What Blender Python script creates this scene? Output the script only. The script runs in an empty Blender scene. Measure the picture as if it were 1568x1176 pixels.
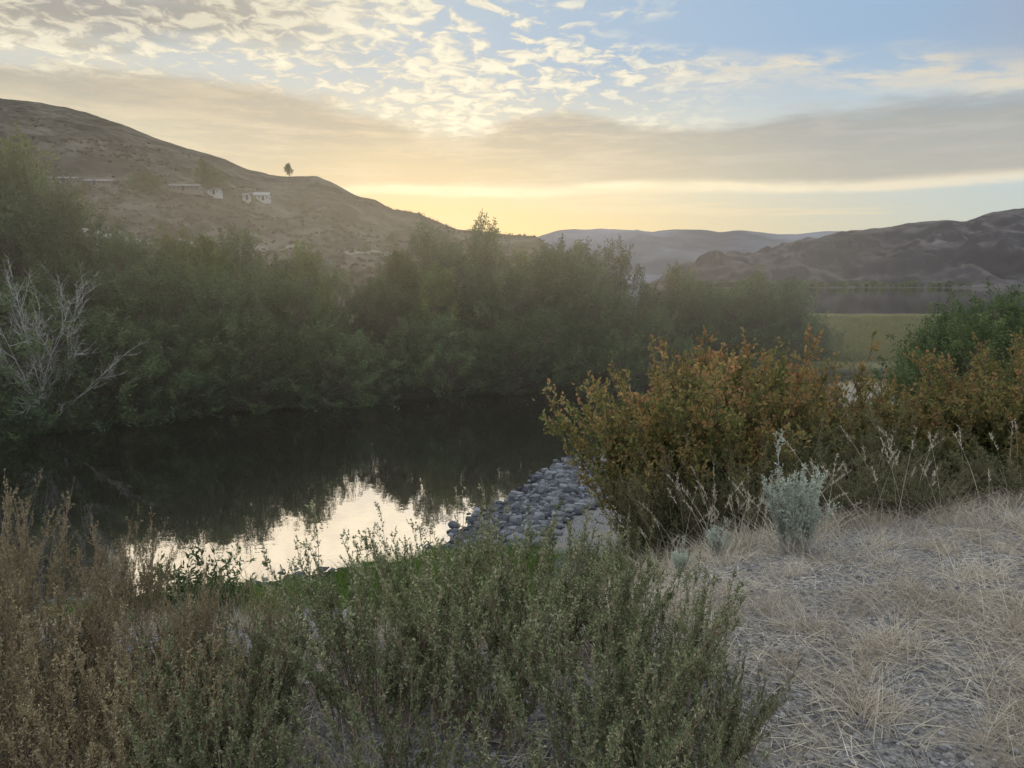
import bpy, math, numpy as np
from mathutils import Vector
from mathutils.bvhtree import BVHTree
rng=np.random.default_rng(7)
CAMZ=5.0
PITCH=math.radians(7.8)
SP,CP=math.sin(PITCH),math.cos(PITCH)
def ray(px,py):
    X=(px-784)/1120.; Y=(588-py)/1120.
    return np.array([X,CP+Y*SP,-SP+Y*CP])
def ts(px,py):
    d=ray(px,py); return d[0]/d[1],d[2]/d[1]
def lin(c):
    return tuple([((v/255.)/12.92 if v/255.<.04045 else ((v/255.+.055)/1.055)**2.4) for v in c])
def sstep(x,a,b):
    t=np.clip((x-a)/(b-a),0,1); return t*t*(3-2*t)
def nrm(v): return v/(np.linalg.norm(v,axis=-1,keepdims=True)+1e-9)
# ---------- noise
_lat=rng.random((256,256))
def vnoise(x,y):
    xi=np.floor(x).astype(int); yi=np.floor(y).astype(int)
    fx=x-xi; fy=y-yi; fx=fx*fx*(3-2*fx); fy=fy*fy*(3-2*fy)
    g=lambda i,j:_lat[i%256,j%256]
    return (g(xi,yi)*(1-fx)+g(xi+1,yi)*fx)*(1-fy)+(g(xi,yi+1)*(1-fx)+g(xi+1,yi+1)*fx)*fy
def fbm(x,y,o=5,g=.5):
    s=0;a=1;n=0
    for i in range(o):
        s=s+a*vnoise(x+17.3*i,y+9.1*i); n+=a; a*=g; x=x*2.03; y=y*2.03
    return s/n
# ---------- mesh builder (quads)
class MB:
    def __init__(s): s.v=[];s.f=[];s.m=[];s.r=[];s.n=0
    def add(s,V,F,mat,rnd):
        V=np.asarray(V,float).reshape(-1,3); F=np.asarray(F).reshape(-1,4)
        s.v.append(V); s.f.append(F+s.n); s.m.append(np.full(len(F),mat)); 
        s.r.append(np.broadcast_to(np.asarray(rnd,float),(len(V),)).copy()); s.n+=len(V)
    def mesh(s,name,mats,smooth=False):
        V=np.concatenate(s.v);F=np.concatenate(s.f);M=np.concatenate(s.m);R=np.concatenate(s.r)
        me=bpy.data.meshes.new(name)
        me.vertices.add(len(V)); me.vertices.foreach_set('co',V.ravel().astype(np.float32))
        me.loops.add(F.size); me.loops.foreach_set('vertex_index',F.ravel().astype(np.int32))
        me.polygons.add(len(F)); me.polygons.foreach_set('loop_start',np.arange(0,F.size,4,dtype=np.int32))
        me.polygons.foreach_set('loop_total',np.full(len(F),4,dtype=np.int32))
        me.polygons.foreach_set('material_index',M.astype(np.int32))
        me.polygons.foreach_set('use_smooth',np.full(len(F),smooth))
        for m in mats: me.materials.append(m)
        a=me.attributes.new('rnd','FLOAT','POINT'); a.data.foreach_set('value',R.astype(np.float32))
        me.update(calc_edges=True); return me
    def obj(s,name,mats,smooth=False,loc=(0,0,0)):
        o=bpy.data.objects.new(name,s.mesh(name,mats,smooth)); o.location=loc
        bpy.context.scene.collection.objects.link(o); return o
    def tubes(s,P,R,mat=0,rnd=.5,sides=4):
        n,k,_=P.shape; T=np.gradient(P,axis=1); T=nrm(T)
        ref=np.tile(np.array([.31,.87,.2]),(n,k,1)); u=nrm(np.cross(T,ref)); w=np.cross(T,u)
        an=np.arange(sides)*2*np.pi/sides
        V=P[:,:,None,:]+R[:,:,None,None]*(np.cos(an)[:,None]*u[:,:,None,:]+np.sin(an)[:,None]*w[:,:,None,:])
        i=np.arange(n)[:,None,None]*k*sides; j=np.arange(k-1)[None,:,None]*sides; q=np.arange(sides)[None,None,:]; q2=(q+1)%sides
        F=np.stack([i+j+q,i+j+q2,i+j+sides+q2,i+j+sides+q],-1)
        r=np.broadcast_to(np.asarray(rnd,float).reshape(-1,1,1) if np.ndim(rnd) else rnd,(n,k,sides)).ravel()
        s.add(V,F,mat,r)
    def leaves(s,B,D,L,W,mat=1,rnd=.5,cup=.15):
        n=len(B); D=nrm(D); side=nrm(np.cross(D,rng.normal(size=(n,3)))); nn=np.cross(D,side)
        L=np.broadcast_to(L,(n,))[:,None]; W=np.broadcast_to(W,(n,))[:,None]
        V=np.stack([B,B+D*L*.45+side*W*.5+nn*W*cup,B+D*L,B+D*L*.45-side*W*.5+nn*W*cup],1)
        F=np.arange(n*4).reshape(n,4)
        s.add(V,F,mat,np.repeat(np.broadcast_to(rnd,(n,)),4))
    def blades(s,B,A,L,W,bend,mat=0,rnd=.5,k=4):
        n=len(B); t=np.linspace(0,1,k)[None,:,None]
        L=np.broadcast_to(L,(n,))[:,None,None]; 
        hor=nrm(np.stack([A[:,0],A[:,1],np.zeros(n)],1)+1e-6)
        P=B[:,None,:]+nrm(A)[:,None,:]*L*t+ (hor[:,None,:]*.8+np.array([0,0,-.5]))*L*np.asarray(bend).reshape(-1,1,1)*t*t
        side=nrm(np.cross(nrm(A),rng.normal(size=(n,3))))[:,None,:]
        w=np.broadcast_to(W,(n,))[:,None,None]*(1-t*.93)*.5
        V=np.stack([P-side*w,P+side*w],2)
        i=np.arange(n)[:,None]*k*2; j=np.arange(k-1)[None,:]*2
        F=np.stack([i+j,i+j+1,i+j+3,i+j+2],-1)
        s.add(V,F,mat,np.repeat(np.broadcast_to(rnd,(n,)),k*2))
# ---------- materials
def newmat(name):
    m=bpy.data.materials.new(name); m.use_nodes=True; nt=m.node_tree
    for n in list(nt.nodes): nt.nodes.remove(n)
    out=nt.nodes.new('ShaderNodeOutputMaterial'); return m,nt,out
def ramp(nt,fac,cols,pos=None):
    r=nt.nodes.new('ShaderNodeValToRGB'); e=r.color_ramp.elements
    pos=pos or [i/(len(cols)-1) for i in range(len(cols))]
    e[0].position=pos[0]; e[0].color=(*cols[0],1); e[1].position=pos[-1]; e[1].color=(*cols[-1],1)
    for p,c in list(zip(pos,cols))[1:-1]:
        x=e.new(p); x.color=(*c,1)
    nt.links.new(fac,r.inputs[0]); return r.outputs[0]
def foliage(name,cols,trans=.3,rough=.6):
    m,nt,out=newmat(name)
    a=nt.nodes.new('ShaderNodeAttribute'); a.attribute_name='rnd'
    oi=nt.nodes.new('ShaderNodeObjectInfo')
    c=ramp(nt,a.outputs['Fac'],cols)
    h=nt.nodes.new('ShaderNodeHueSaturation'); nt.links.new(c,h.inputs['Color'])
    mr=nt.nodes.new('ShaderNodeMapRange'); nt.links.new(oi.outputs['Random'],mr.inputs[0]); mr.inputs[3].default_value=.72; mr.inputs[4].default_value=1.25
    nt.links.new(mr.outputs[0],h.inputs['Value'])
    p=nt.nodes.new('ShaderNodeBsdfDiffuse')
    nt.links.new(h.outputs[0],p.inputs[0])
    if trans>0:
        t=nt.nodes.new('ShaderNodeBsdfTranslucent'); nt.links.new(h.outputs[0],t.inputs[0])
        mx=nt.nodes.new('ShaderNodeMixShader'); mx.inputs[0].default_value=trans
        nt.links.new(p.outputs[0],mx.inputs[1]); nt.links.new(t.outputs[0],mx.inputs[2]); nt.links.new(mx.outputs[0],out.inputs[0])
    else: nt.links.new(p.outputs[0],out.inputs[0])
    return m
def noisemat(name,cols,scale=5,rough=.8,detail=4,spec=.3,pos=None,coord='Object',stretch=(1,1,1)):
    m,nt,out=newmat(name)
    tc=nt.nodes.new('ShaderNodeTexCoord'); mp=nt.nodes.new('ShaderNodeMapping'); mp.inputs['Scale'].default_value=stretch
    nt.links.new(tc.outputs[coord],mp.inputs[0])
    n=nt.nodes.new('ShaderNodeTexNoise'); n.inputs['Scale'].default_value=scale; n.inputs['Detail'].default_value=detail; n.inputs['Roughness'].default_value=.6
    nt.links.new(mp.outputs[0],n.inputs['Vector'])
    c=ramp(nt,n.outputs['Fac'],cols,pos or [.3+.4*i/(len(cols)-1) for i in range(len(cols))])
    p=nt.nodes.new('ShaderNodeBsdfPrincipled'); p.inputs['Roughness'].default_value=rough; p.inputs['Specular IOR Level'].default_value=spec
    nt.links.new(c,p.inputs['Base Color'])
    nt.links.new(p.outputs[0],out.inputs[0]); return m
M_bark=noisemat('bark',[(.07,.055,.04),(.16,.13,.10)],8,detail=2)
M_twig=noisemat('brown_twig',[(.15,.105,.075),(.32,.23,.17)],20,detail=1)
M_grey=noisemat('weathered_wood',[(.26,.24,.22),(.46,.44,.4)],12,detail=1)
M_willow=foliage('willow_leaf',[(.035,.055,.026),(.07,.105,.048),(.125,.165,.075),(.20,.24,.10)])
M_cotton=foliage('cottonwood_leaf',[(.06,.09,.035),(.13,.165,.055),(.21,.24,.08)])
M_bitter=foliage('bitterbrush_leaf',[(.065,.08,.038),(.13,.155,.075),(.21,.24,.125),(.33,.35,.21),(.44,.33,.21)],.25)
M_golden=foliage('dry_brush_leaf',[(.13,.12,.07),(.24,.21,.12),(.37,.31,.18),(.42,.31,.20)],.25)
M_autumn=foliage('autumn_leaf',[(.055,.085,.03),(.13,.16,.055),(.23,.23,.085),(.38,.26,.11),(.46,.21,.12)],.35)
M_sage=foliage('sagebrush_leaf',[(.30,.34,.28),(.52,.56,.46)],.1)
M_olive=foliage('olive_brush_leaf',[(.09,.10,.05),(.17,.175,.09),(.27,.25,.14)],.3)
M_scrub=foliage('hillside_scrub_leaf',[(.035,.035,.022),(.07,.068,.04)],.1)
M_green=foliage('green_grass_blade',[(.07,.12,.03),(.14,.22,.045),(.26,.33,.10)],.35)
M_meadow=foliage('meadow_grass_blade',[(.11,.12,.05),(.20,.20,.085),(.30,.27,.14)],.3)
M_weed=foliage('weed_leaf',[(.06,.10,.045),(.11,.16,.07),(.18,.22,.11)],.3)
M_straw=foliage('straw',[(.20,.165,.125),(.38,.325,.25),(.56,.49,.39),(.70,.63,.52)],.15)
M_stone=foliage('stone',[(.045,.045,.052),(.09,.09,.10),(.20,.20,.21)],0,.5)
M_peb=foliage('gravel_stone',[(.12,.12,.125),(.27,.26,.26),(.48,.46,.44)],0,.8)

# ---------- terrain function
YS=([-400,-30,-8.5,-4.3,-1.8,-.2,1.2,2.5,8,16,40,200,2000],[4,8,10.6,11.7,13.0,15.2,19.0,20.6,24,28,35,60,300])
YF=([-400,-60,-18.5,-12,-2.5,4.6,19.6,40,200,2000],[22,24,26.0,28,32.7,34.8,41,47,90,360])
def H(x,y):
    ys=np.interp(x,*YS); yf=np.interp(x,*YF)
    d=ys-y
    xp=np.clip(x,0,9); y0=2.5+.38*xp; y1=9.2+1.75*xp
    top=3.4+.10*(fbm(x*.8,y*.8,4)-.5)+.05*(fbm(x*4,y*4,3)-.5)
    prof=top-3.0*sstep(y,y0,y1)
    sh=np.where(d>0,.13*d,.3*d)+.12*(fbm(x*1.3+5,y*1.3,3)-.5)
    zn=np.where(d>3,np.minimum(prof,.39+ (d-3)*.9),np.minimum(prof,sh))
    df=y-yf
    zf=np.clip(.4*df,-.8,.5)+.15*(fbm(x*.3,y*.3,3)-.5)
    z=np.where(y<(ys+yf)/2,zn,zf)
    lake=sstep(y,112,124)*sstep(x-.1*y,2,10)*(1-sstep(y,880,930))
    z=z*(1-lake)-1.5*lake
    z=z+2*sstep(y,930,1100)
    return np.maximum(z,-1.5)
def gridmesh(name,X,Y,Z,mats,smooth=True):
    ny,nx=X.shape; mb=MB()
    i=np.arange(ny-1)[:,None]*nx; j=np.arange(nx-1)[None,:]
    F=np.stack([i+j,i+j+1,i+nx+j+1,i+nx+j],-1)
    mb.add(np.stack([X,Y,Z],-1),F,0,.5); return mb.obj(name,mats,smooth)
def sinhax(lo,hi,n,A=2.2,c=0):
    a=math.asinh((lo-c)/A); b=math.asinh((hi-c)/A); return c+A*np.sinh(np.linspace(a,b,n))
xs=sinhax(-12000,12000,720); ysx=sinhax(-200,14000,620,2.5,3.5)
GX,GY=np.meshgrid(xs,ysx)
def groundmat():
    m,nt,out=newmat('ground_soil'); L=nt.links.new
    g=nt.nodes.new('ShaderNodeNewGeometry'); sx=nt.nodes.new('ShaderNodeSeparateXYZ'); L(g.outputs['Position'],sx.inputs[0])
    def noise(s,d=6):
        n=nt.nodes.new('ShaderNodeTexNoise'); n.inputs['Scale'].default_value=s; n.inputs['Detail'].default_value=d; n.inputs['Roughness'].default_value=.65; L(g.outputs['Position'],n.inputs['Vector']); return n.outputs['Fac']
    def mr(v,a,b):
        n=nt.nodes.new('ShaderNodeMapRange'); n.interpolation_type='SMOOTHSTEP'; L(v,n.inputs[0]); n.inputs[1].default_value=a; n.inputs[2].default_value=b; return n.outputs[0]
    def mix(f,a,b):
        n=nt.nodes.new('ShaderNodeMix'); n.data_type='RGBA'; L(f,n.inputs[0]); L(a,n.inputs[6]); L(b,n.inputs[7]); return n.outputs[2]
    c1=ramp(nt,noise(40,6),[(.08,.076,.08),(.20,.19,.19),(.42,.40,.385)],[.35,.5,.65])
    c2=ramp(nt,noise(60,5),[(.17,.145,.12),(.38,.33,.27)],[.35,.65])
    near=mix(mr(noise(1.1,5),.48,.64),c1,c2)
    wet=ramp(nt,noise(9,3),[(.03,.03,.028),(.08,.075,.065)],[.35,.65])
    near=mix(mr(sx.outputs[2],.42,.12),near,wet)
    mead=ramp(nt,noise(.25,5),[(.09,.095,.048),(.16,.155,.075),(.25,.23,.12)],[.35,.5,.65])
    mud=ramp(nt,noise(9,3),[(.03,.03,.025),(.06,.055,.045)])
    far=ramp(nt,noise(.02,4),[(.07,.065,.06),(.12,.11,.1)])
    mead=mix(mr(sx.outputs[1],39,43),mud,mead)
    mead=mix(mr(sx.outputs[1],300,500),mead,far)
    fin=mix(mr(sx.outputs[1],22,28),near,mead)
    fin=mix(mr(sx.outputs[2],.25,.0),fin,mud)
    p=nt.nodes.new('ShaderNodeBsdfDiffuse'); L(fin,p.inputs[0])
    b=nt.nodes.new('ShaderNodeBump'); b.inputs['Strength'].default_value=.9; b.inputs['Distance'].default_value=.03; L(noise(45,4),b.inputs['Height']); L(b.outputs[0],p.inputs['Normal'])
    L(p.outputs[0],out.inputs[0]); return m
ground=gridmesh('ground',GX,GY,H(GX,GY),[groundmat()])
# ---------- water
m,nt,out=newmat('river_water'); L=nt.links.new
tc=nt.nodes.new('ShaderNodeNewGeometry')
def wn(sc,st,d=2):
    mp=nt.nodes.new('ShaderNodeMapping'); mp.inputs['Scale'].default_value=st; L(tc.outputs['Position'],mp.inputs[0])
    n=nt.nodes.new('ShaderNodeTexNoise'); n.inputs['Scale'].default_value=sc; n.inputs['Detail'].default_value=d; L(mp.outputs[0],n.inputs['Vector']); return n.outputs['Fac']
ad=nt.nodes.new('ShaderNodeMath'); ad.operation='MULTIPLY_ADD'; L(wn(5,(1,1.3,1)),ad.inputs[0]); ad.inputs[1].default_value=.25; L(wn(.9,(1,1.4,1)),ad.inputs[2])
b=nt.nodes.new('ShaderNodeBump'); b.inputs['Strength'].default_value=.14; b.inputs['Distance'].default_value=.02; L(ad.outputs[0],b.inputs['Height'])
gl=nt.nodes.new('ShaderNodeBsdfGlossy'); gl.inputs['Roughness'].default_value=.0; gl.inputs['Color'].default_value=(.97,.97,.97,1); L(b.outputs[0],gl.inputs['Normal'])
df=nt.nodes.new('ShaderNodeBsdfDiffuse'); df.inputs[0].default_value=(.008,.007,.006,1)
fr=nt.nodes.new('ShaderNodeFresnel'); fr.inputs[0].default_value=5.5
mx=nt.nodes.new('ShaderNodeMixShader'); L(fr.outputs[0],mx.inputs[0]); L(df.outputs[0],mx.inputs[1]); L(gl.outputs[0],mx.inputs[2]); L(mx.outputs[0],out.inputs[0])
M_water=m
wx=np.array([-3000,-300,-60,0,60,300,3000.]); wy=np.array([3.,40,130,400,1000.])
WX,WY=np.meshgrid(wx,wy); gridmesh('river_water',WX,WY,WX*0,[M_water])

# ---------- hills
def hill(name,outline,yb,yr,zb,mats,prof=1.0,amp=3.,fs=.02,nu=420,nv=150,rock=0,seed=0,yback=1.6,terr=0,ta=.3):
    o=[ts(*p) for p in outline]; t0=np.array([p[0] for p in o]); s0=np.array([p[1] for p in o])
    t=np.linspace(t0[0],t0[-1],nu); s=np.interp(t,t0,s0)+.0012*(fbm(t*60,t*0+seed,4)-.5)*2
    v=np.linspace(0,1.25,nv)[:,None]; YB=np.broadcast_to(np.interp(t,*yb),t.shape)[None]; YR=np.interp(t,*yr)[None]
    Y=YB+(YR-YB)*np.minimum(v,1)+ (np.maximum(v-1,0)*4)*YR*(yback-1)
    zr=(CAMZ+s[None]*YR)
    f=np.where(v<1,v**prof,1-(v-1)*4*.9)
    X=t[None]*Y
    Z=zb+(zr-zb)*f
    n=fbm(X*fs+seed,Y*fs+seed*2,6,.55)-.5
    rid=1-np.abs(2*fbm(X*fs*1.7+seed+4,Y*fs*.6+3,5)-1)
    env=np.clip(v*4,0,1)*(.08+.92*np.clip((1-v)*3.2,0,1))
    Z=Z+amp*env*(n*1.6+(rid-.8)*1.2)*np.clip((zr-zb)/(.5*np.max(zr)),.15,1)
    if terr:
        w=(Z+ 1.2*terr*(fbm(X*fs*2+7,Y*fs*2,4)-.5)*2)/terr; fr_=w-np.floor(w); wt=np.floor(w)+sstep(fr_,.35,.8); Z=Z+(wt-w)*terr*ta*np.clip((1-v)*6,0,1)*np.clip(v*5,0,1)
    if rock: Z=Z+rock*(fbm(X*fs*6+seed,Y*fs*6,4)-.5)*env
    return gridmesh(name,X,Y,Z,mats)
def hillmat(name,grass,dark,sc,strat=None,g2=None,cliff=None):
    m,nt,out=newmat(name); L=nt.links.new
    g=nt.nodes.new('ShaderNodeNewGeometry')
    def noise(s,d=6,st=(1,1,1)):
        mp=nt.nodes.new('ShaderNodeMapping'); mp.inputs['Scale'].default_value=st; L(g.outputs['Position'],mp.inputs[0])
        n=nt.nodes.new('ShaderNodeTexNoise'); n.inputs['Scale'].default_value=s; n.inputs['Detail'].default_value=d; n.inputs['Roughness'].default_value=.7; L(mp.outputs[0],n.inputs['Vector']); return n.outputs['Fac']
    c=ramp(nt,noise(sc,7),[dark,grass,g2 or grass],[.40,.52,.66])
    c2=ramp(nt,noise(sc*.2,4,strat or (1,1,1)),[(.5,.5,.5),(1.15,1.12,1.1)],[.4,.6])
    mx=nt.nodes.new('ShaderNodeMix'); mx.data_type='RGBA'; mx.blend_type='MULTIPLY'; mx.inputs[0].default_value=1; L(c,mx.inputs[6]); L(c2,mx.inputs[7])
    res=mx.outputs[2]
    if cliff:
        sp=nt.nodes.new('ShaderNodeSeparateXYZ'); L(g.outputs['Normal'],sp.inputs[0])
        mr=nt.nodes.new('ShaderNodeMapRange'); mr.interpolation_type='SMOOTHSTEP'; L(sp.outputs[2],mr.inputs[0]); mr.inputs[1].default_value=cliff[1]; mr.inputs[2].default_value=cliff[0]
        m3=nt.nodes.new('ShaderNodeMix'); m3.data_type='RGBA'; L(mr.outputs[0],m3.inputs[0]); L(res,m3.inputs[6]); m3.inputs[7].default_value=(*cliff[2],1); res=m3.outputs[2]
    p=nt.nodes.new('ShaderNodeBsdfDiffuse')
    L(res,p.inputs[0]); L(p.outputs[0],out.inputs[0]); return m
LH=[(-900,60),(-500,95),(-200,128),(0,150),(60,157),(110,166),(160,180),(200,195),(250,216),(300,230),(345,243),(380,259),(415,267),(440,271),(485,270),(515,283),(545,299),(575,305),(600,320),(640,327),(670,340),(700,350),(760,358),(820,361),(835,372),(850,400),(870,445)]
lhill=hill('hillside',LH,([-2,.1],[75,80]),([-2,-.7,-.2,.05],[700,560,430,330]),-2,[hillmat('dry_hillside',(.105,.097,.082),(.045,.045,.037),.16,g2=(.145,.13,.108),cliff=(.72,.9,(.055,.052,.046)))],1.15,12,.013,rock=3.4,seed=3,nu=600,nv=260)
RH=[(985,446),(1050,404),(1085,398),(1120,393),(1200,388),(1240,375),(1262,368),(1280,362),(1350,350),(1390,344),(1440,338),(1480,340),(1520,325),(1568,318),(1700,300),(2100,260),(3000,240)]
rhill=hill('rocky_hill',RH,([0,2],[950,800]),([.1,.3,.7,2],[2100,1900,1500,1300]),-3,[hillmat('basalt_hill',(.115,.103,.105),(.065,.058,.066),.03,(1,1,5),g2=(.155,.138,.132),cliff=(.68,.93,(.054,.048,.057)))],1.0,95,.0035,rock=24,seed=11,terr=30,ta=.4,nu=700,nv=260)
FR=[(300,380),(600,370),(760,372),(820,364),(850,354),(880,351),(940,351),(965,353),(1000,356),(1030,352),(1070,351),(1100,355),(1140,352),(1190,357),(1230,357),(1270,354),(1330,352),(1400,350),(1600,345),(2200,350)]
hill('mountain_range',FR,([-1,2],[4000,4000]),([-1,2],[7000,7000]),0,[hillmat('hazed_range',(.20,.21,.245),(.185,.192,.225),.002,g2=(.215,.222,.25))],1.0,120,.0009,seed=23)  # aerial haze is put into the pale bluish base colour

def bvh(o):
    me=o.data; n=len(me.vertices); co=np.empty(n*3,np.float32); me.vertices.foreach_get('co',co); fi=np.empty(len(me.polygons)*4,np.int32); me.loops.foreach_get('vertex_index',fi)
    return BVHTree.FromPolygons(co.reshape(-1,3).tolist(),fi.reshape(-1,4).tolist())
BL=bvh(lhill); BR=bvh(rhill)
def site(px,py,B=BL):
    h=B.ray_cast(Vector((0,0,CAMZ)),Vector(ray(px,py)).normalized(),20000)
    return h[0]
def zat(B,x,y):
    h=B.ray_cast(Vector((x,y,2000)),Vector((0,0,-1)),4000); return h[0].z if h[0] else 0.

# ---------- trees
def tree_mb(seed,Ht,R,ncl,nleaf,lL,lW,low=.06,stems=4,spiky=.9,rad=.15,clen=(.5,.95),top=.15,trunk=.07):
    mb=MB(); r=np.random.default_rng(seed)
    an=r.random(stems)*6.28; tilt=r.random(stems)*.22*R/Ht*4
    k=7; t=np.linspace(0,1,k)
    tops=np.stack([np.cos(an)*tilt*Ht*.5,np.sin(an)*tilt*Ht*.5,Ht*(.8+.15*r.random(stems))],1)
    P=np.zeros((stems,k,3)); base=np.stack([np.cos(an)*.15,np.sin(an)*.15,an*0-.1],1)
    for i in range(k): P[:,i]=base+(tops-base)*t[i]+ (r.normal(size=(stems,3))*.12*(0<i)*[1,1,0])
    Rr=trunk*(1-t*.88)[None]*np.ones((stems,1)); mb.tubes(P,Rr,0,.5,6)
    h=low+(1-low)*r.random(ncl)**.9; prof=np.sin(np.pi*(top+ (1-top)*(.12+.86*h)))**.75
    a=r.random(ncl)*6.28
    lob=1+.25*np.sin(a*3+seed)+.15*np.sin(a*5+h*7)
    rr=R*prof*lob*np.sqrt(.12+.88*r.random(ncl))
    C=np.stack([np.cos(a)*rr,np.sin(a)*rr,h*Ht*(.9+.1*r.random(ncl))],1)
    si=r.integers(0,stems,ncl); tt=np.clip(h*.65,0,1)*(k-1); i0=np.minimum(tt.astype(int),k-2); f=(tt-i0)[:,None]
    S=P[si,i0]*(1-f)+P[si,i0+1]*f
    out=nrm(np.stack([np.cos(a),np.sin(a),a*0],1)); 
    tq=np.linspace(0,1,5)[None,:,None]
    ax=nrm(out*.55*(1.2-h)[:,None]+np.array([0,0,spiky])+r.normal(size=(ncl,3))*.28)
    Lc=clen[0]+(clen[1]-clen[0])*r.random(ncl)
    E=C+ax*Lc[:,None]*.9
    mid=C-ax*.1
    Bz=S[:,None]*(1-tq)**2+2*mid[:,None]*tq*(1-tq)+E[:,None]*tq**2
    mb.tubes(Bz,(trunk*.28*(1-np.linspace(0,1,5)*.85))[None]*np.ones((ncl,1)),0,.5,3)
    ci=np.repeat(np.arange(ncl),nleaf); n=len(ci); u=r.random(n)
    rad3=nrm(r.normal(size=(n,3)))
    B=C[ci]+ax[ci]*(Lc[ci]*(u*1.1-.1))[:,None]+rad3*(rad*(1.15-.8*u)*np.abs(r.normal(size=n))*1.2)[:,None]
    D=ax[ci]*.6+rad3*.8+r.normal(size=(n,3))*.35
    cr=r.random(ncl)
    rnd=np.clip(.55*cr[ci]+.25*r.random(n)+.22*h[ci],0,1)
    mb.leaves(B,D,lL*(.6+.7*r.random(n)),lW*(.6+.7*r.random(n)),1,rnd)
    return mb
def place(me,name,loc,sc,rot,tilt=0):
    o=bpy.data.objects.new(name,me); o.location=loc; o.scale=sc if hasattr(sc,'__len__') else (sc,)*3; o.rotation_euler=(tilt,tilt*.6,rot)
    bpy.context.scene.collection.objects.link(o); return o
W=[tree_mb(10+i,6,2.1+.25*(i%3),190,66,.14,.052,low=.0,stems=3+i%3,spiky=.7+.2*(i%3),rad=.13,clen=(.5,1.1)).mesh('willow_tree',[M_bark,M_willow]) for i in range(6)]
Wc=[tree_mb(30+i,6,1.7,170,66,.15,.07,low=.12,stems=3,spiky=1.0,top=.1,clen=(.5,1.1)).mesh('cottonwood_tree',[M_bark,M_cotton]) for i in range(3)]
TOP=[(-300,250),(-100,235),(0,232),(50,240),(80,290),(110,330),(160,345),(200,370),(250,362),(300,345),(370,345),(420,375),(470,385),(520,412),(560,420),(590,370),(640,362),(700,355),(780,358),(820,370),(860,372),(910,378),(960,388),(1000,408),(1060,415),(1150,418),(1185,428),(1215,458),(1260,475)]
tp=np.array(TOP,float)
r=np.random.default_rng(5)
def tree_at(px,y,top_py,pool,name,wf=1.0,dz=.1):
    t,s=ts(px,top_py); x=t*y; z0=float(H(np.array([x]),np.array([y]))[0]); hh=CAMZ+s*y-z0
    sc=hh/6.0*1.0; w=sc*wf
    place(pool[r.integers(len(pool))],name,(x,y,z0-dz),(w,w,sc*.95),r.random()*6.28,(r.random()-.5)*.08)
px=-260
while px<1250:
    top=np.interp(px,tp[:,0],tp[:,1])+r.normal()*15
    xx=ts(px,500)[0]*33; yf=np.interp(xx,*YF); y=yf+4.5+r.random()*3
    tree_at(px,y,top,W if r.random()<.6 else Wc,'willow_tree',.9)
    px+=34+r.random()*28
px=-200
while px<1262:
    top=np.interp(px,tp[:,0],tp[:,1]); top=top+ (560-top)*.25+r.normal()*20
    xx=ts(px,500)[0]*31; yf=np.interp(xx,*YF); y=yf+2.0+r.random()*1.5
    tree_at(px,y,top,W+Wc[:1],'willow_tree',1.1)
    px+=50+r.random()*30
px=-200
while px<1265:
    top=np.interp(px,tp[:,0],tp[:,1]); top=top+(600-top)*.5+r.normal()*16
    xx=ts(px,500)[0]*30; yf=np.interp(xx,*YF); y=yf-.1+r.random()*.9
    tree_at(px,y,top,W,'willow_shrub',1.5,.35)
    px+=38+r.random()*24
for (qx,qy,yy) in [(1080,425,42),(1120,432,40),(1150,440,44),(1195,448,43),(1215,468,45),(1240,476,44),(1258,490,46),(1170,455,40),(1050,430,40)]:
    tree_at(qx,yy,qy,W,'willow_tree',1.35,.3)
air=tree_mb(77,8,1.4,60,42,.14,.06,low=.5,stems=2,spiky=.6,rad=.17,trunk=.08,top=.2).mesh('cottonwood_tree',[M_bark,M_cotton])
for (qx,qy,yy) in [(730,322,40),(748,335,40.5),(1030,398,41),(880,365,44),(1165,405,43)]:
    t,s=ts(qx,qy); x=t*yy; hh=CAMZ+s*yy-.4; place(air,'cottonwood_tree',(x,yy,.3),(hh/8.4*1.0,)*3,qx)
# ---------- bare shrub
def bare(seed,Ht,n0=16,spread=.6):
    rr=np.random.default_rng(seed); mb=MB(); 
    def lev(S,D,Ln,R,k=5):
        n=len(S); t=np.linspace(0,1,k)[None,:,None]; bend=rr.normal(size=(n,3))*.18
        P=S[:,None]+D[:,None]*Ln[:,None,None]*t+bend[:,None]*Ln[:,None,None]*t*t+np.array([0,0,.12])*Ln[:,None,None]*t*t
        mb.tubes(P,R[:,None]*(1-.75*np.linspace(0,1,k))[None],0,.5,4); return P
    D=nrm(np.stack([rr.normal(size=n0)*spread,rr.normal(size=n0)*spread,np.ones(n0)],1)); S=rr.normal(size=(n0,3))*[.15,.15,0]
    Ln=Ht*(.6+.4*rr.random(n0)); R=np.full(n0,.018); 
    for l in range(3):
        P=lev(S,D,Ln,R); m_=[10,8,0][l]
        if not m_: break
        n=len(S); i=np.repeat(np.arange(n),m_); u=.2+.8*rr.random(len(i)); q=u*4; j=np.minimum(q.astype(int),3); f=(q-j)[:,None]
        S2=P[i,j]*(1-f)+P[i,j+1]*f; D=nrm(D[i]+rr.normal(size=(len(i),3))*.5); Ln=Ln[i]*(.2+.28*rr.random(len(i)))*(1.2-u*.5); R=np.maximum(R[i]*.5,.007); S=S2
    return mb
o=bare(3,4.2,20,.3).obj('dead_shrub',[M_grey]); o.location=(-16.0,24.8,0.2)
for (x,y,s) in [(-15.2,24.9,.26),(-17.2,24.8,.26),(-16.2,24.4,.18)]: place(W[2],'willow_shrub',(x,y,-.1),(s*1.6,s*1.4,s),x)

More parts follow.
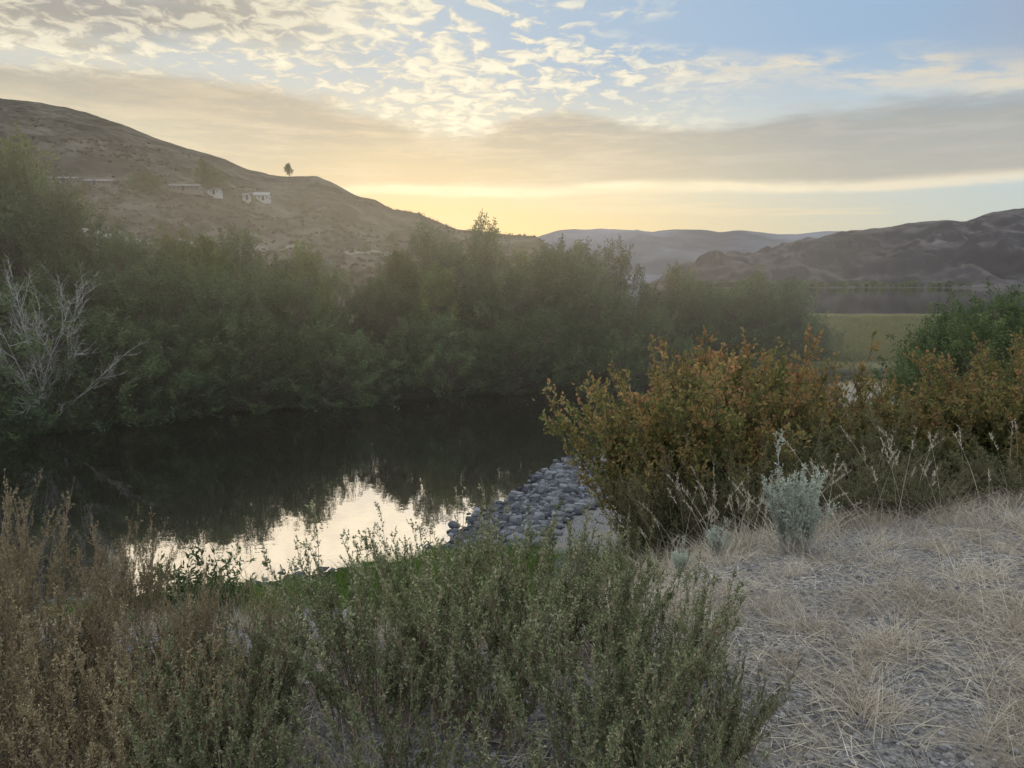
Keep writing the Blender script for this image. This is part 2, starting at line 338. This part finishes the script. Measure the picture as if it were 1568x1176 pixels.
# ---------- generic shrub (foreground)
def shrub(seed,Ht,spread,nst,ntw,nlf,lL,lW,tw=(.08,.22),r0=.004,basr=.1,upt=.5,curve=.3,leafy0=.2,hcol=.5):
    rr=np.random.default_rng(seed); mb=MB(); n=nst; k=7; t=np.linspace(0,1,k)
    a=rr.random(n)*6.28; sp=spread*np.sqrt(rr.random(n))
    D=nrm(np.stack([np.cos(a)*sp,np.sin(a)*sp,np.ones(n)],1)); Ln=Ht*(.55+.5*rr.random(n))*(1-.12*sp)
    S=np.stack([np.cos(a)*basr*rr.random(n),np.sin(a)*basr*rr.random(n),a*0-.03],1)
    w=rr.normal(size=(n,3))*.12; T=t[None,:,None]
    P=S[:,None]+D[:,None]*Ln[:,None,None]*T+(w+np.array([0,0,curve*.3]))[:,None]*Ln[:,None,None]*T**2
    P=P+rr.normal(size=P.shape)*.012*Ht*T
    mb.tubes(P,r0*(1.1-t*.85)[None]*(.7+.6*rr.random(n))[:,None],0,.5,4)
    i=np.repeat(np.arange(n),ntw); N=len(i); u=leafy0+(1-leafy0)*rr.random(N)**.8; q=u*(k-1)*.999; j=q.astype(int); f=(q-j)[:,None]
    S2=P[i,j]*(1-f)+P[i,j+1]*f; D2=nrm(D[i]*.6+rr.normal(size=(N,3))*.55+np.array([0,0,upt])); L2=tw[0]+(tw[1]-tw[0])*rr.random(N)*(1.2-.6*u)
    tk=np.linspace(0,1,4)[None,:,None]
    P2=S2[:,None]+D2[:,None]*L2[:,None,None]*tk+np.array([0,0,.25])*L2[:,None,None]*tk**2
    mb.tubes(P2,(r0*.4*(1-np.linspace(0,1,4)*.7))[None]*np.ones((N,1)),0,.5,3)
    ii=np.repeat(np.arange(N),nlf); n3=len(ii); v=rr.random(n3)**.8; q=v*2.999; jj=q.astype(int); f=(q-jj)[:,None]
    B=P2[ii,jj]*(1-f)+P2[ii,jj+1]*f; DD=D2[ii]*.6+rr.normal(size=(n3,3))*.6+np.array([0,0,.2])
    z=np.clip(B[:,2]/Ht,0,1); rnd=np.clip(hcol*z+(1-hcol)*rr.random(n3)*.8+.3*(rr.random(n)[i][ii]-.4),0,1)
    mb.leaves(B,DD,lL*(.5+.8*rr.random(n3)),lW*(.6+.7*rr.random(n3)),1,rnd)
    return mb
def gz(x,y): return float(H(np.array([float(x)]),np.array([float(y)]))[0])
BB=[shrub(100+i,.85,.6,64,26,13,.017,.008,tw=(.03,.10),r0=.0034,basr=.2,upt=1.0,hcol=.1).mesh('bitterbrush',[M_twig,M_bitter]) for i in range(3)]
GB=[shrub(120+i,.85,.55,60,24,11,.015,.007,tw=(.03,.11),r0=.003,basr=.2,upt=1.0,hcol=.2).mesh('rabbitbrush',[M_twig,M_golden]) for i in range(2)]
r=np.random.default_rng(12)
for (x,y,s) in [(-.1,2.4,.80),(.35,2.3,.72),(-.5,2.5,.80),(.2,1.85,.62),(-.3,1.75,.62),(.58,2.6,.62),(.1,3.0,.76),(-.85,2.0,.6),(.5,1.95,.48),(-.35,3.2,.72),(-.25,1.35,.44),(.15,1.4,.44),(.72,2.3,.42),(-.55,1.5,.48),(.38,1.5,.38),(-.95,2.7,.42),(-.75,3.2,.42),(.45,3.1,.62),(-.95,2.35,.58),(-.8,1.7,.55)]:
    place(BB[r.integers(3)],'bitterbrush',(x,y,gz(x,y)),s,r.random()*6)
for (x,y,s) in [(-1.75,2.6,.78),(-1.5,2.3,.66),(-2.2,2.9,.82),(-1.2,1.95,.56),(-1.6,1.9,.62),(-.9,1.5,.45),(-1.3,2.7,.48),(-2.7,3.4,.85),(-2.1,2.2,.66),(-1.15,1.45,.44),(-1.5,3.3,.42),(-1.1,3.2,.38),(-2.0,3.6,.6),(-1.05,2.15,.6),(-2.4,2.5,.8),(-1.85,2.25,.68),(-1.25,2.4,.6),(-1.4,2.1,.6)]:
    place(GB[r.integers(2)],'rabbitbrush',(x,y,gz(x,y)),s,r.random()*6)
def topz(px,py,y): t,s=ts(px,py); return t*y,CAMZ+s*y
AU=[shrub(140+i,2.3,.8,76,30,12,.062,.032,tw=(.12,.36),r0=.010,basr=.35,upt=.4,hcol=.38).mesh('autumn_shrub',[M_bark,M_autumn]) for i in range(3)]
for (px,py,y) in [(1060,535,8.6),(1125,500,8.4),(1100,525,9.0),(1230,545,8.8),(1100,590,7.8),(1190,590,7.8),(1290,590,8.2),(1035,620,8.4),(1450,570,7.6),(1540,520,7.2),(1600,500,7.6),(1500,600,6.9),(1180,525,9)]:
    x,zt=topz(px,py,y); z=gz(x,y); s=(zt-z)/2.45; wsc=min(max(s*.95,.6),1.15)
    place(AU[r.integers(3)],'autumn_shrub',(x,y,z-.05),(wsc,wsc,s),r.random()*6)
OL=[shrub(160+i,1.5,.8,60,28,12,.035,.014,tw=(.08,.22),r0=.005,basr=.3,upt=.6,hcol=.3).mesh('olive_shrub',[M_twig,M_olive]) for i in range(2)]
for (px,py,y) in [(1250,640,7.2),(1330,620,7.3),(1400,630,6.8),(1100,690,7.0),(1010,730,7.6),(1460,680,6.2),(1180,690,6.5),(1550,680,6.0),(1320,690,6.1),(1370,640,7.4),(1050,670,7.4),(1400,710,5.9)]:
    x,zt=topz(px,py,y); z=gz(x,y); s=max((zt-z)/1.6,.3)
    place(OL[r.integers(2)],'olive_shrub',(x,y,z-.04),(max(s,.55),max(s,.55),s),r.random()*6)
for (px,py,y) in [(1440,490,12.5),(1530,440,12.2),(1610,425,12.8),(1500,480,11),(1410,535,11.5),(1580,470,11),(1470,455,13)]:
    x,zt=topz(px,py,y); z=gz(x,y); s=(zt-z)/6.2
    place(W[r.integers(6)],'willow_shrub',(x,y,z-.1),(s*1.1,s*1.1,s),r.random()*6)
sg=shrub(180,.6,.36,30,12,15,.028,.009,tw=(.06,.16),r0=.004,basr=.05,upt=.9,hcol=.4,leafy0=.3).mesh('sagebrush',[M_grey,M_sage])
for (x,y,s) in [(1.9,4.8,.95),(2.02,4.9,.7),(1.2,5.0,.35),(1.6,5.5,.45)]: place(sg,'sagebrush',(x,y,gz(x,y)-.02),s,r.random()*6)
wd=shrub(190,.6,.4,22,10,9,.05,.018,tw=(.08,.16),r0=.004,basr=.12,upt=.7,hcol=.4).mesh('green_weed',[M_twig,M_weed])
for (px,py,y) in [(285,850,5.2),(310,870,5.4),(350,885,5.8),(240,880,5.5)]:
    x,zt=topz(px,py,y); z=gz(x,y); s=min(max((zt-z)/.66,.4),1.2); place(wd,'green_weed',(x,y,z-.02),s,r.random()*6)

# ---------- grasses
def grass(name,n_t,nb,xf,yr_,Lr,Wd,mat,spread,lean,keep=None,patch=None):
    y=yr_[0]+(yr_[1]-yr_[0])*rng.random(n_t)**1.3; x=xf(y,rng.random(n_t))
    if keep is not None: k=keep(x,y); x=x[k]; y=y[k]
    n=len(x); i=np.repeat(np.arange(n),nb); N=len(i); sz=.5+rng.random(n)
    bx=x[i]+rng.normal(size=N)*spread*sz[i]; by=y[i]+rng.normal(size=N)*spread*sz[i]; bz=H(bx,by)-.01
    A=np.stack([rng.normal(size=N)*lean+ (bx-x[i])*min(4,.25/spread),rng.normal(size=N)*lean+(by-y[i])*min(4,.25/spread),np.ones(N)],1)
    Ls=(Lr[0]+(Lr[1]-Lr[0])*rng.random(N))*sz[i]
    mb=MB(); mb.blades(np.stack([bx,by,bz],1),A,Ls,Wd,.2+.5*rng.random(N),0,np.clip(.5*rng.random(n)[i]+.5*rng.random(N),0,1)); return mb.obj(name,[mat])
fx=lambda y,u: -.85*y-.5+(1.75*y+1.0)*u
kp=lambda x,y:(fbm(x*1.4,y*1.4,3)>.50)&(H(x,y)>.5)
grass('dry_grass',2600,32,fx,(1.7,8.5),(.06,.20),.003,M_straw,.035,.4,kp)
grass('dry_grass',1100,14,lambda y,u:.3+(.85*y+.3)*u,(1.6,7.0),(.04,.11),.003,M_straw,.07,1.1)
grass('dry_grass',130,60,lambda y,u:.5+(.85*y+.3)*u,(2.4,6.0),(.14,.28),.003,M_straw,.05,.5)
grass('dry_grass',1500,30,fx,(5.5,12.5),(.1,.3),.006,M_straw,.06,.4,lambda x,y:(H(x,y)>1.0)|((x>1.5)&(H(x,y)>.3)))
grass('green_grass',4600,32,lambda y,u:-8+10*u,(7.6,13.6),(.12,.34),.009,M_green,.10,.3,lambda x,y:(H(x,y)>.04)&(H(x,y)<1.1)&(fbm(x*.8,y*.8,3)>.33)&(y<np.interp(x,*YS)-.25)&(y<np.interp(x,[-9,-2,-.5,3],[15,13.5,12.2,11.6])))
grass('meadow_grass',2600,24,lambda y,u:.30*y+.42*y*u,(43,100),(.3,.8),.04,M_meadow,.45,.3)
N=46000; y=1.5+7*rng.random(N)**1.4; x=fx(y,rng.random(N)); k=(fbm(x*2+9,y*2,3)>.45); x=x[k];y=y[k];N=len(x)
a=rng.random(N)*6.28; mb=MB(); mb.blades(np.stack([x,y,H(x,y)+.006+.018*rng.random(N)],1),np.stack([np.cos(a),np.sin(a),.02+.25*rng.random(N)],1),.05+.13*rng.random(N),.003,.15*rng.random(N),0,.15+.85*rng.random(N),3); mb.obj('straw_litter',[M_straw])
N=110; y=5.0+1.6*rng.random(N); x=np.concatenate([1.8+.28*rng.normal(size=N//2),3.0+.8*rng.normal(size=N-N//2)]); z=H(x,y); A=np.stack([rng.normal(size=N)*.22,rng.normal(size=N)*.22,np.ones(N)],1); Ls=.35+.5*rng.random(N); bd=.1+.2*rng.random(N)
mb=MB(); mb.blades(np.stack([x,y,z],1),A,Ls,.006,bd,0,.6+.4*rng.random(N),6)
hor=nrm(np.stack([A[:,0],A[:,1],A[:,0]*0],1)); i=np.repeat(np.arange(N),26); u=.78+.24*rng.random(len(i)); uu=u[:,None]
Pp=np.stack([x,y,z],1)[i]+nrm(A)[i]*Ls[i][:,None]*uu+(hor[i]*.8+np.array([0,0,-.5]))*(Ls*bd)[i][:,None]*uu**2
mb.leaves(Pp,nrm(A)[i]+rng.normal(size=(len(i),3))*.35,.03,.005,0,.8); mb.obj('tall_dry_grass',[M_straw])
# ---------- stones
def stones(name,x,y,z,rad,mat,flat=.6,sub=2):
    g=np.linspace(-1,1,sub+1); fs=[];vs=[];n0=0
    for ax in range(3):
        for sgn in (-1,1):
            A,B=np.meshgrid(g,g); P=np.zeros((sub+1,sub+1,3)); P[...,ax]=sgn; P[...,(ax+1)%3]=A; P[...,(ax+2)%3]=B*sgn
            vs.append(nrm(P).reshape(-1,3)); i=np.arange(sub)[:,None]*(sub+1); j=np.arange(sub)[None]; fs.append((np.stack([i+j,i+j+1,i+sub+2+j,i+sub+1+j],-1)+n0).reshape(-1,4)); n0+=(sub+1)**2
    V=np.concatenate(vs); F=np.concatenate(fs); n=len(x)
    key=(V*7.3).round(3); ph=rng.random((n,3))*6.28
    disp=1+.16*np.sin(key[None,:,0]*.45+ph[:,:1])+.16*np.sin(key[None,:,1]*.5+ph[:,1:2])+.1*np.sin(key[None,:,2]*.7+ph[:,2:])
    sc=rad[:,None]*(.7+.6*rng.random((n,3))); sc[:,2]*=flat
    VV=V[None]*disp[...,None]*sc[:,None]; a=rng.random(n)*6.28; c,s_=np.cos(a)[:,None],np.sin(a)[:,None]
    VV=np.stack([VV[...,0]*c-VV[...,1]*s_,VV[...,0]*s_+VV[...,1]*c,VV[...,2]],-1)+np.stack([x,y,z],-1)[:,None]
    FF=F[None]+(np.arange(n)*len(V))[:,None,None]
    mb=MB(); mb.add(VV,FF,0,np.repeat(rng.random(n),len(V))); return mb.obj(name,[mat],True)
N=8500; x=-1.8+6.8*rng.random(N); y=12.3+9.7*rng.random(N); d=np.interp(x,*YS)-y; k=(d>-1.5+1.3*rng.random(N))&(d<5)&(x>-1.5+1.1*rng.random(N)); x=x[k];y=y[k]
stones('river_cobbles',x,y,np.maximum(H(x,y),-.02)+.025,.045+.10*rng.random(len(x))**2.2,M_stone)
N=420; x=-8+8*rng.random(N); y=np.interp(x,*YS)-.4+.9*rng.random(N)
stones('shore_stones',x,y,np.maximum(H(x,y),-.05)+.01,.02+.09*rng.random(len(x))**3,M_stone)
N=20000; y=1.5+6*rng.random(N)**1.5; x=fx(y,rng.random(N)); 
stones('gravel',x,y,H(x,y)+.002,.003+.012*rng.random(N)**2.5,M_peb)
x=np.array([-1.2,-1.05,-1.4,-1.15,-.98,-2.3,-.2]);y=np.array([4.2,4.3,4.4,4.5,4.45,6.2,11.]); stones('boulder_pile',x,y,H(x,y)+.05,np.array([.11,.08,.09,.09,.07,.1,.2]),M_peb,.7,5)

# ---------- houses
M_wall=noisemat('white_siding',[(.38,.38,.38),(.48,.47,.46)],3); M_roof=noisemat('grey_roof',[(.10,.096,.096),(.15,.145,.14)],3); M_win=noisemat('window_glass',[(.03,.035,.04),(.06,.065,.07)],2,.15); M_tan=noisemat('tan_siding',[(.15,.135,.115),(.2,.18,.155)],3); M_lroof=noisemat('light_metal_roof',[(.2,.2,.21),(.28,.28,.29)],2)
def box(mb,c,s,mat=0):
    c=np.array(c);s=np.array(s)/2; V=np.array([[x,y,z] for x in(-1,1) for y in(-1,1) for z in(-1,1)])*s+c
    mb.add(V,[[0,1,3,2],[4,6,7,5],[0,4,5,1],[2,3,7,6],[0,2,6,4],[1,5,7,3]],mat,.5)
def house(name,loc,w,d,h,rh,rot,wall,roof,nw=4):
    e=bpy.data.objects.new(name,None); e.location=loc; e.rotation_euler=(0,0,rot); bpy.context.scene.collection.objects.link(e)
    def part(mb,n,m): o=mb.obj(n,[m]); o.parent=e
    mb=MB(); box(mb,(0,0,h/2-.6),(w,d,h+1.2)); 
    for sx in(-1,1): mb.add([[sx*w/2,-d/2,h],[sx*w/2,d/2,h],[sx*w/2,0.01,h+rh],[sx*w/2,-.01,h+rh]],[[0,1,2,3]],0,.5)
    part(mb,'walls',wall)
    mb=MB(); ov=.4
    for sy in(-1,1):
        a=np.array([[-w/2-ov,sy*(d/2+ov),h-.15],[w/2+ov,sy*(d/2+ov),h-.15],[w/2+ov,0,h+rh+.05],[-w/2-ov,0,h+rh+.05]]); b_=a+[0,0,.15]
        mb.add(np.concatenate([a,b_]),[[0,1,2,3],[4,5,6,7],[0,1,5,4],[1,2,6,5],[2,3,7,6],[3,0,4,7]],0,.5)
    part(mb,'roof',roof)
    mb=MB()
    for i in range(nw):
        x=-w/2+w*(i+.5)/nw
        if i==nw//2: continue
        box(mb,(x,-d/2-.02,h*.58),(w/nw*.3,.08,h*.3))
    for sx in(-1,1): box(mb,(sx*(w/2+.02),0,h*.58),(.08,d*.25,h*.35))
    part(mb,'windows',M_win)
    mb=MB(); box(mb,(-w/2+w*(nw//2+.5)/nw,-d/2-.03,.85),(.9,.1,1.7)); part(mb,'door',M_win)
def hs(name,px,py,wpx,d,h,rh,rot,wall,roof,nw=4,B=BL):
    p=site(px,py,B)
    if p is None: print('no site',px,py); return
    w=wpx/1120*p.length; house(name,(p.x,p.y,p.z),w,d,h,rh,rot,wall,roof,nw)
hs('white_house',402,308,20,6,2.1,1.3,.15,M_wall,M_lroof,4)
hs('garage',378,307,8,5,1.8,.8,.15,M_wall,M_roof,2)
hs('ranch_house',285,294,40,6,1.7,.8,.1,M_tan,M_roof,7)
hs('ranch_house',328,299,18,5,1.7,.8,.1,M_wall,M_roof,4)
hs('mobile_home',100,282,32,5,1.5,.4,.1,M_tan,M_lroof,6)
hs('mobile_home',150,285,40,5,1.5,.4,.1,M_tan,M_lroof,7)
hs('ridge_house',795,360,30,7,2.2,.7,0,M_tan,M_roof,6)
hs('lakeside_house',1423,448,20,8,4,2.5,.2,M_wall,M_lroof,4,BR)
hs('lakeside_house',1400,449,12,8,3.5,2.,.2,M_tan,M_roof,4,BR)
for (px,py,wp,hp) in [(222,293,34,28),(240,296,30,24),(312,290,38,40),(332,292,34,30),(205,290,20,20),(388,309,10,10),(465,320,14,12),(600,372,18,16),(560,385,20,16),(130,292,18,14)]:
    p=site(px,py)
    if p: D=p.length; place(W[r.integers(6)],'shade_tree',(p.x,p.y,p.z-.3),(wp/1120*D/4.4,wp/1120*D/4.4,hp/1120*D/6.2),r.random()*6.28)
p=site(442,273.5)
if p: D=p.length; hh=20/1120*D; place(tree_mb(55,6,1.8,60,60,.3,.14,low=.35,stems=1,rad=.3,trunk=.14,top=.3).mesh('pine_tree',[M_bark,M_willow]),'pine_tree',(p.x,p.y,p.z-.2),(hh/6,hh/6,hh/6),1)
for (x_,y_) in [(592,955),(612,962),(640,958)]:
    mb=MB(); mb.tubes(np.array([[[0,0,-1],[0,0,7],[0,0,15.]]]),np.array([[.35,.3,.22]]),0,.5,6); box(mb,(0,0,13.8),(4.2,.3,.3)); box(mb,(0,0,12.4),(3.,.3,.3)); o=mb.obj('utility_pole',[M_bark]); o.location=(x_,y_,1)
N=5200; t=-.95+1.0*rng.random(N); yy=95+360*rng.random(N); kk=fbm(t*yy*.02,yy*.02,3)>.42+.15*rng.random(N); t=t[kk]; yy=yy[kk]
pts=[]
for a_,b_ in zip(t,yy):
    h_=BL.ray_cast(Vector((a_*b_,b_,2000)),Vector((0,0,-1)),4000)[0]
    if h_ is not None: pts.append(h_)
pts=np.array([tuple(p) for p in pts]); n=len(pts); i=np.repeat(np.arange(n),26); sz=.35+1.0*rng.random(n)**2
Bp=pts[i]+np.abs(rng.normal(size=(len(i),3)))*[1,1,.7]*sz[i][:,None]*.5*np.where(rng.random((len(i),3))<.5,[-1,-1,1],1)
mb=MB(); mb.leaves(Bp,rng.normal(size=(len(i),3))+[0,0,1],.5,.35,0,rng.random(n)[i]); mb.obj('hillside_sagebrush',[M_scrub])
def ribbon(name,pts,w,B,mat):
    P=[site(*p,B) for p in pts]; P=[p for p in P if p]; P=np.array([tuple(p) for p in P]); s=np.linspace(0,len(P)-1,120); Q=np.stack([np.interp(s,np.arange(len(P)),P[:,c]) for c in range(3)],1)
    T=nrm(np.gradient(Q,axis=0)*[1,1,0]); Nn=np.stack([-T[:,1],T[:,0],T[:,0]*0],1); V=[]
    for q,n_ in zip(Q,Nn):
        for sg_ in (-1,-.33,.33,1):
            v=q+n_*w*.5*sg_; v[2]=zat(B,v[0],v[1])+.12; V.append(v)
    i=np.arange(119)[:,None]*4;j=np.arange(3)[None]; mb=MB(); mb.add(V,np.stack([i+j,i+j+1,i+j+5,i+j+4],-1),0,.5); mb.obj(name,[mat])
M_road=noisemat('gravel_road',[(.15,.14,.12),(.20,.185,.16)],.5)
ribbon('hill_road',[(-40,335),(100,352),(210,371),(300,376),(400,381),(520,384),(600,388)],3.5,BL,M_road)
mb=MB(); N=260; X_=np.concatenate([200+420*rng.random(N//2),330+60*rng.normal(size=N-N//2)]); Y_=945+25*rng.random(N); hh=3+7*rng.random(N)**2
i=np.repeat(np.arange(N),110); q=np.abs(rng.normal(size=(len(i),3)))*.45*np.sign(rng.normal(size=(len(i),3))); q[:,2]=rng.random(len(i))
Bp=np.stack([X_[i]+q[:,0]*hh[i]*.6,Y_[i]+q[:,1]*hh[i]*.6,1+q[:,2]*hh[i]],1)
mb.leaves(Bp,rng.normal(size=(len(i),3)),1.6,1.0,0,rng.random(N)[i]); mb.obj('distant_trees',[M_willow])

# ---------- sky
w=bpy.data.worlds.new('World'); bpy.context.scene.world=w; w.use_nodes=True; nt=w.node_tree
for n in list(nt.nodes): nt.nodes.remove(n)
class S:
    def __init__(s,k): s.k=k
    def _m(s,op,o,rev=False):
        n=nt.nodes.new('ShaderNodeMath'); n.operation=op; a,b=(o,s) if rev else (s,o)
        for i,v in enumerate((a,b)):
            if isinstance(v,S): nt.links.new(v.k,n.inputs[i])
            else: n.inputs[i].default_value=v
        return S(n.outputs[0])
    def __add__(s,o): return s._m('ADD',o)
    def __radd__(s,o): return s._m('ADD',o)
    def __sub__(s,o): return s._m('SUBTRACT',o)
    def __rsub__(s,o): return s._m('SUBTRACT',o,True)
    def __mul__(s,o): return s._m('MULTIPLY',o)
    def __rmul__(s,o): return s._m('MULTIPLY',o)
    def __truediv__(s,o): return s._m('DIVIDE',o)
def sm(x,a,b):
    n=nt.nodes.new('ShaderNodeMapRange'); n.interpolation_type='SMOOTHSTEP'; nt.links.new(x.k,n.inputs[0]); n.inputs[1].default_value=a; n.inputs[2].default_value=b; return S(n.outputs[0])
def comb(x,y,z=0.):
    n=nt.nodes.new('ShaderNodeCombineXYZ')
    for i,v in enumerate((x,y,z)):
        if isinstance(v,S): nt.links.new(v.k,n.inputs[i])
        else: n.inputs[i].default_value=v
    return n.outputs[0]
def noi(vec,sc,d=5,ro=.55,dist=0):
    n=nt.nodes.new('ShaderNodeTexNoise'); n.noise_dimensions='2D'; nt.links.new(vec,n.inputs['Vector']); n.inputs['Scale'].default_value=sc; n.inputs['Detail'].default_value=d; n.inputs['Roughness'].default_value=ro; n.inputs['Distortion'].default_value=dist; return S(n.outputs['Fac'])
def col(c):
    if isinstance(c,S): return c
    n=nt.nodes.new('ShaderNodeRGB'); n.outputs[0].default_value=(*lin(c),1); return S(n.outputs[0])
def mixc(f,a,b,mode='MIX'):
    n=nt.nodes.new('ShaderNodeMix'); n.data_type='RGBA'; n.blend_type=mode
    if isinstance(f,S): nt.links.new(f.k,n.inputs[0])
    else: n.inputs[0].default_value=f
    nt.links.new(col(a).k,n.inputs[6]); nt.links.new(col(b).k,n.inputs[7]); return S(n.outputs[2])
def curve(x,pts):
    n=nt.nodes.new('ShaderNodeFloatCurve'); c=n.mapping.curves[0]
    q=[]
    for p in pts:
        d=ray(*p); q.append(((math.atan2(d[0],d[1])+1.5)/3,d[2]/math.hypot(d[0],d[1])*2))
    c.points[0].location=(0,q[0][1]); c.points[1].location=(1,q[-1][1])
    for a_,b_ in q: c.points.new(a_,b_)
    n.mapping.update(); nt.links.new(((x+1.5)/3.).k,n.inputs['Value']); return S(n.outputs[0])*.5
tc=nt.nodes.new('ShaderNodeTexCoord'); sx=nt.nodes.new('ShaderNodeSeparateXYZ'); nt.links.new(tc.outputs['Generated'],sx.inputs[0])
X,Y,Z=S(sx.outputs[0]),S(sx.outputs[1]),S(sx.outputs[2])
a=X._m('ARCTAN2',Y); hyp=(X*X+Y*Y)._m('SQRT',0.5); b=Z/(hyp+.001)
zc=Z._m('MAXIMUM',0.)+.10
pl=comb(X/zc,Y/zc)
ab=comb(a*5.,b*26.)
n1=noi(ab,1.,6,.65)-.5; n2=noi(comb(a*2.,b*14.),1.3,3)-.5
warm=1.-sm((a+.16)._m('ABSOLUTE',0),.05,.95)
low=mixc(warm,(190,204,202),(254,222,158)); mid=mixc(warm,(185,205,217),(231,220,185)); hi=mixc(sm(a,-.5,.6),(180,196,210),(150,178,206))
c=mixc(sm(b,.06,.16),low,mid); c=mixc(sm(b,.15,.30),c,hi)
core=(1.-sm((a+.12)._m('ABSOLUTE',0),.0,.40))*(1.-sm(b,.03,.15)); c=mixc(core*.9,c,(255,230,164))
U=curve(a,[(-300,95),(0,105),(100,112),(300,128),(450,148),(600,182),(700,208),(800,182),(900,165),(960,190),(1100,195),(1300,165),(1568,150),(1900,130)])
Lw=curve(a,[(-300,330),(0,330),(300,330),(500,298),(560,288),(700,291),(800,294),(1000,284),(1250,286),(1568,268),(1900,255)])
mot=noi(pl,11.,5,.6,.35); big=noi(pl,1.6,4,.6)
reg=sm(b-U,-.05,.01)*(1.-sm(a+(n2*.7),.02,.34)); thr=mot+(big-.5)*.5
veil=(1.-sm(a,-.5,.2))*sm(b,.12,.2)*(.45+.45*sm(big,.35,.65)); c=mixc(veil,c,(214,209,192))
m1=sm(thr,.42,.58)*reg
ccol=mixc(sm(thr,.46,.70),(226,217,194),(254,245,217)); c=mixc(m1*.85,c,ccol)
d0=sm(b+(n2*.18)+(a*-.16),.325,.40)*(1.-sm(a,-.42,-.05)); c=mixc(d0*.8,c,mixc(sm(mot,.42,.62),(156,150,142),(210,202,182)))
wi=curve(a,[(900,150),(1000,125),(1100,112),(1300,105),(1568,120),(1900,130)])
ws=noi(comb(a*7.,b*30.+(a*4.)),1.2,7,.66); dd=(b-wi+n1*.05)._m('ABSOLUTE',0)
c=mixc((1.-sm(dd,.0,.036))*sm(a,.1,.35)*sm(ws,.34,.56)*.95,c,(224,214,194))
c=mixc(sm(a,.42,.66)*sm(b,.20,.26)*(1.-sm(b,.30,.35))*.5,c,(160,161,172))
bw=b+n1*.05+n2*.035
q=sm(b-Lw+n1*.03,.0,.09)
lf=sm(a,-.75,-.1)
mU=1.-sm(bw-U,-.014,.012); mL=sm(b+n1*.010-Lw,-.002,.006)
tex=noi(comb(a*3.,b*24.),2.,7,.68)
bot=mixc(sm(a,-.15,.45),(226,203,160),(180,172,156)); topc=mixc(sm(a,-.2,.4),(174,164,146),(154,154,151)); bc=mixc(q,bot,topc)
bc=mixc(sm(tex,.38,.66)*.55,bc,mixc(sm(a,-.1,.5),(240,222,188),(194,190,182)))
strip=sm(bw-U,-.055,-.012); bc=mixc((1.-lf)*.9,bc,mixc(strip,(242,228,192),(180,171,155)))
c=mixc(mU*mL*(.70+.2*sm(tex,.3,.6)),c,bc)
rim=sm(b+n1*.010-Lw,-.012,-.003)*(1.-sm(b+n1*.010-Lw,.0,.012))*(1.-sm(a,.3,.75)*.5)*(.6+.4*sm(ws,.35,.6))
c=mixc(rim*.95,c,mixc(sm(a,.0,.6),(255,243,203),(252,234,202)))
thin=noi(comb(a*3.,b*60.),1.,3); c=mixc(sm(thin,.52,.66)*(1.-mL)*.4,c,(250,229,185))
def scale(cc,k):
    n=nt.nodes.new('ShaderNodeVectorMath'); n.operation='SCALE'; nt.links.new(col(cc).k,n.inputs[0]); n.inputs[3].default_value=k; return S(n.outputs[0])
up=scale((195,205,212),1.8); c=mixc(sm(b,.46,.9),c,up)
back=sm(a._m('ABSOLUTE',0),1.0,1.8)*(1.-sm(b,.5,.9)); c=mixc(back*.9,c,scale(mixc(sm(b,0.,.4),(200,192,192),(195,203,215)),1.5))
sky=nt.nodes.new('ShaderNodeTexSky'); sky.sky_type='NISHITA'; sky.sun_disc=False; sky.sun_elevation=math.radians(4); sky.sun_rotation=math.radians(-8)
bg1=nt.nodes.new('ShaderNodeBackground'); nt.links.new(sky.outputs[0],bg1.inputs[0]); bg1.inputs[1].default_value=.006
bg2=nt.nodes.new('ShaderNodeBackground'); nt.links.new(c.k,bg2.inputs[0]); bg2.inputs[1].default_value=1.05
ads=nt.nodes.new('ShaderNodeAddShader'); nt.links.new(bg1.outputs[0],ads.inputs[0]); nt.links.new(bg2.outputs[0],ads.inputs[1])
wo=nt.nodes.new('ShaderNodeOutputWorld'); nt.links.new(ads.outputs[0],wo.inputs[0])
w.cycles.sampling_method='MANUAL'; w.cycles.sample_map_resolution=256
sl=bpy.data.lights.new('sun','SUN'); sl.energy=.85; sl.angle=math.radians(45); sl.color=(1,.8,.55)
so=bpy.data.objects.new('sun',sl); bpy.context.scene.collection.objects.link(so)
az,el=math.radians(-6),math.radians(14); sd=Vector((math.sin(az)*math.cos(el),math.cos(az)*math.cos(el),math.sin(el)))
so.rotation_euler=sd.to_track_quat('Z','Y').to_euler()
# mist over the river and the grove, also standing in for lens glare
m,nt2,out=newmat('mist'); vs=nt2.nodes.new('ShaderNodeVolumeScatter'); vs.inputs['Color'].default_value=(1,.93,.82,1); vs.inputs['Density'].default_value=.0072; vs.inputs['Anisotropy'].default_value=.82
nt2.links.new(vs.outputs[0],out.inputs['Volume'])
mb=MB(); box(mb,(-25,29,5.1),(90,38,10)); mb.obj('river_mist',[m])
cam=bpy.data.cameras.new('camera'); co=bpy.data.objects.new('camera',cam); bpy.context.scene.collection.objects.link(co)
co.location=(0,0,CAMZ); co.rotation_euler=(math.pi/2-PITCH,0,0); cam.sensor_width=36; cam.lens=36/1.4; cam.clip_end=40000; cam.clip_start=.05
sc=bpy.context.scene; sc.camera=co; sc.view_settings.view_transform='Standard'
try: sc.view_settings.look='None'
except: pass
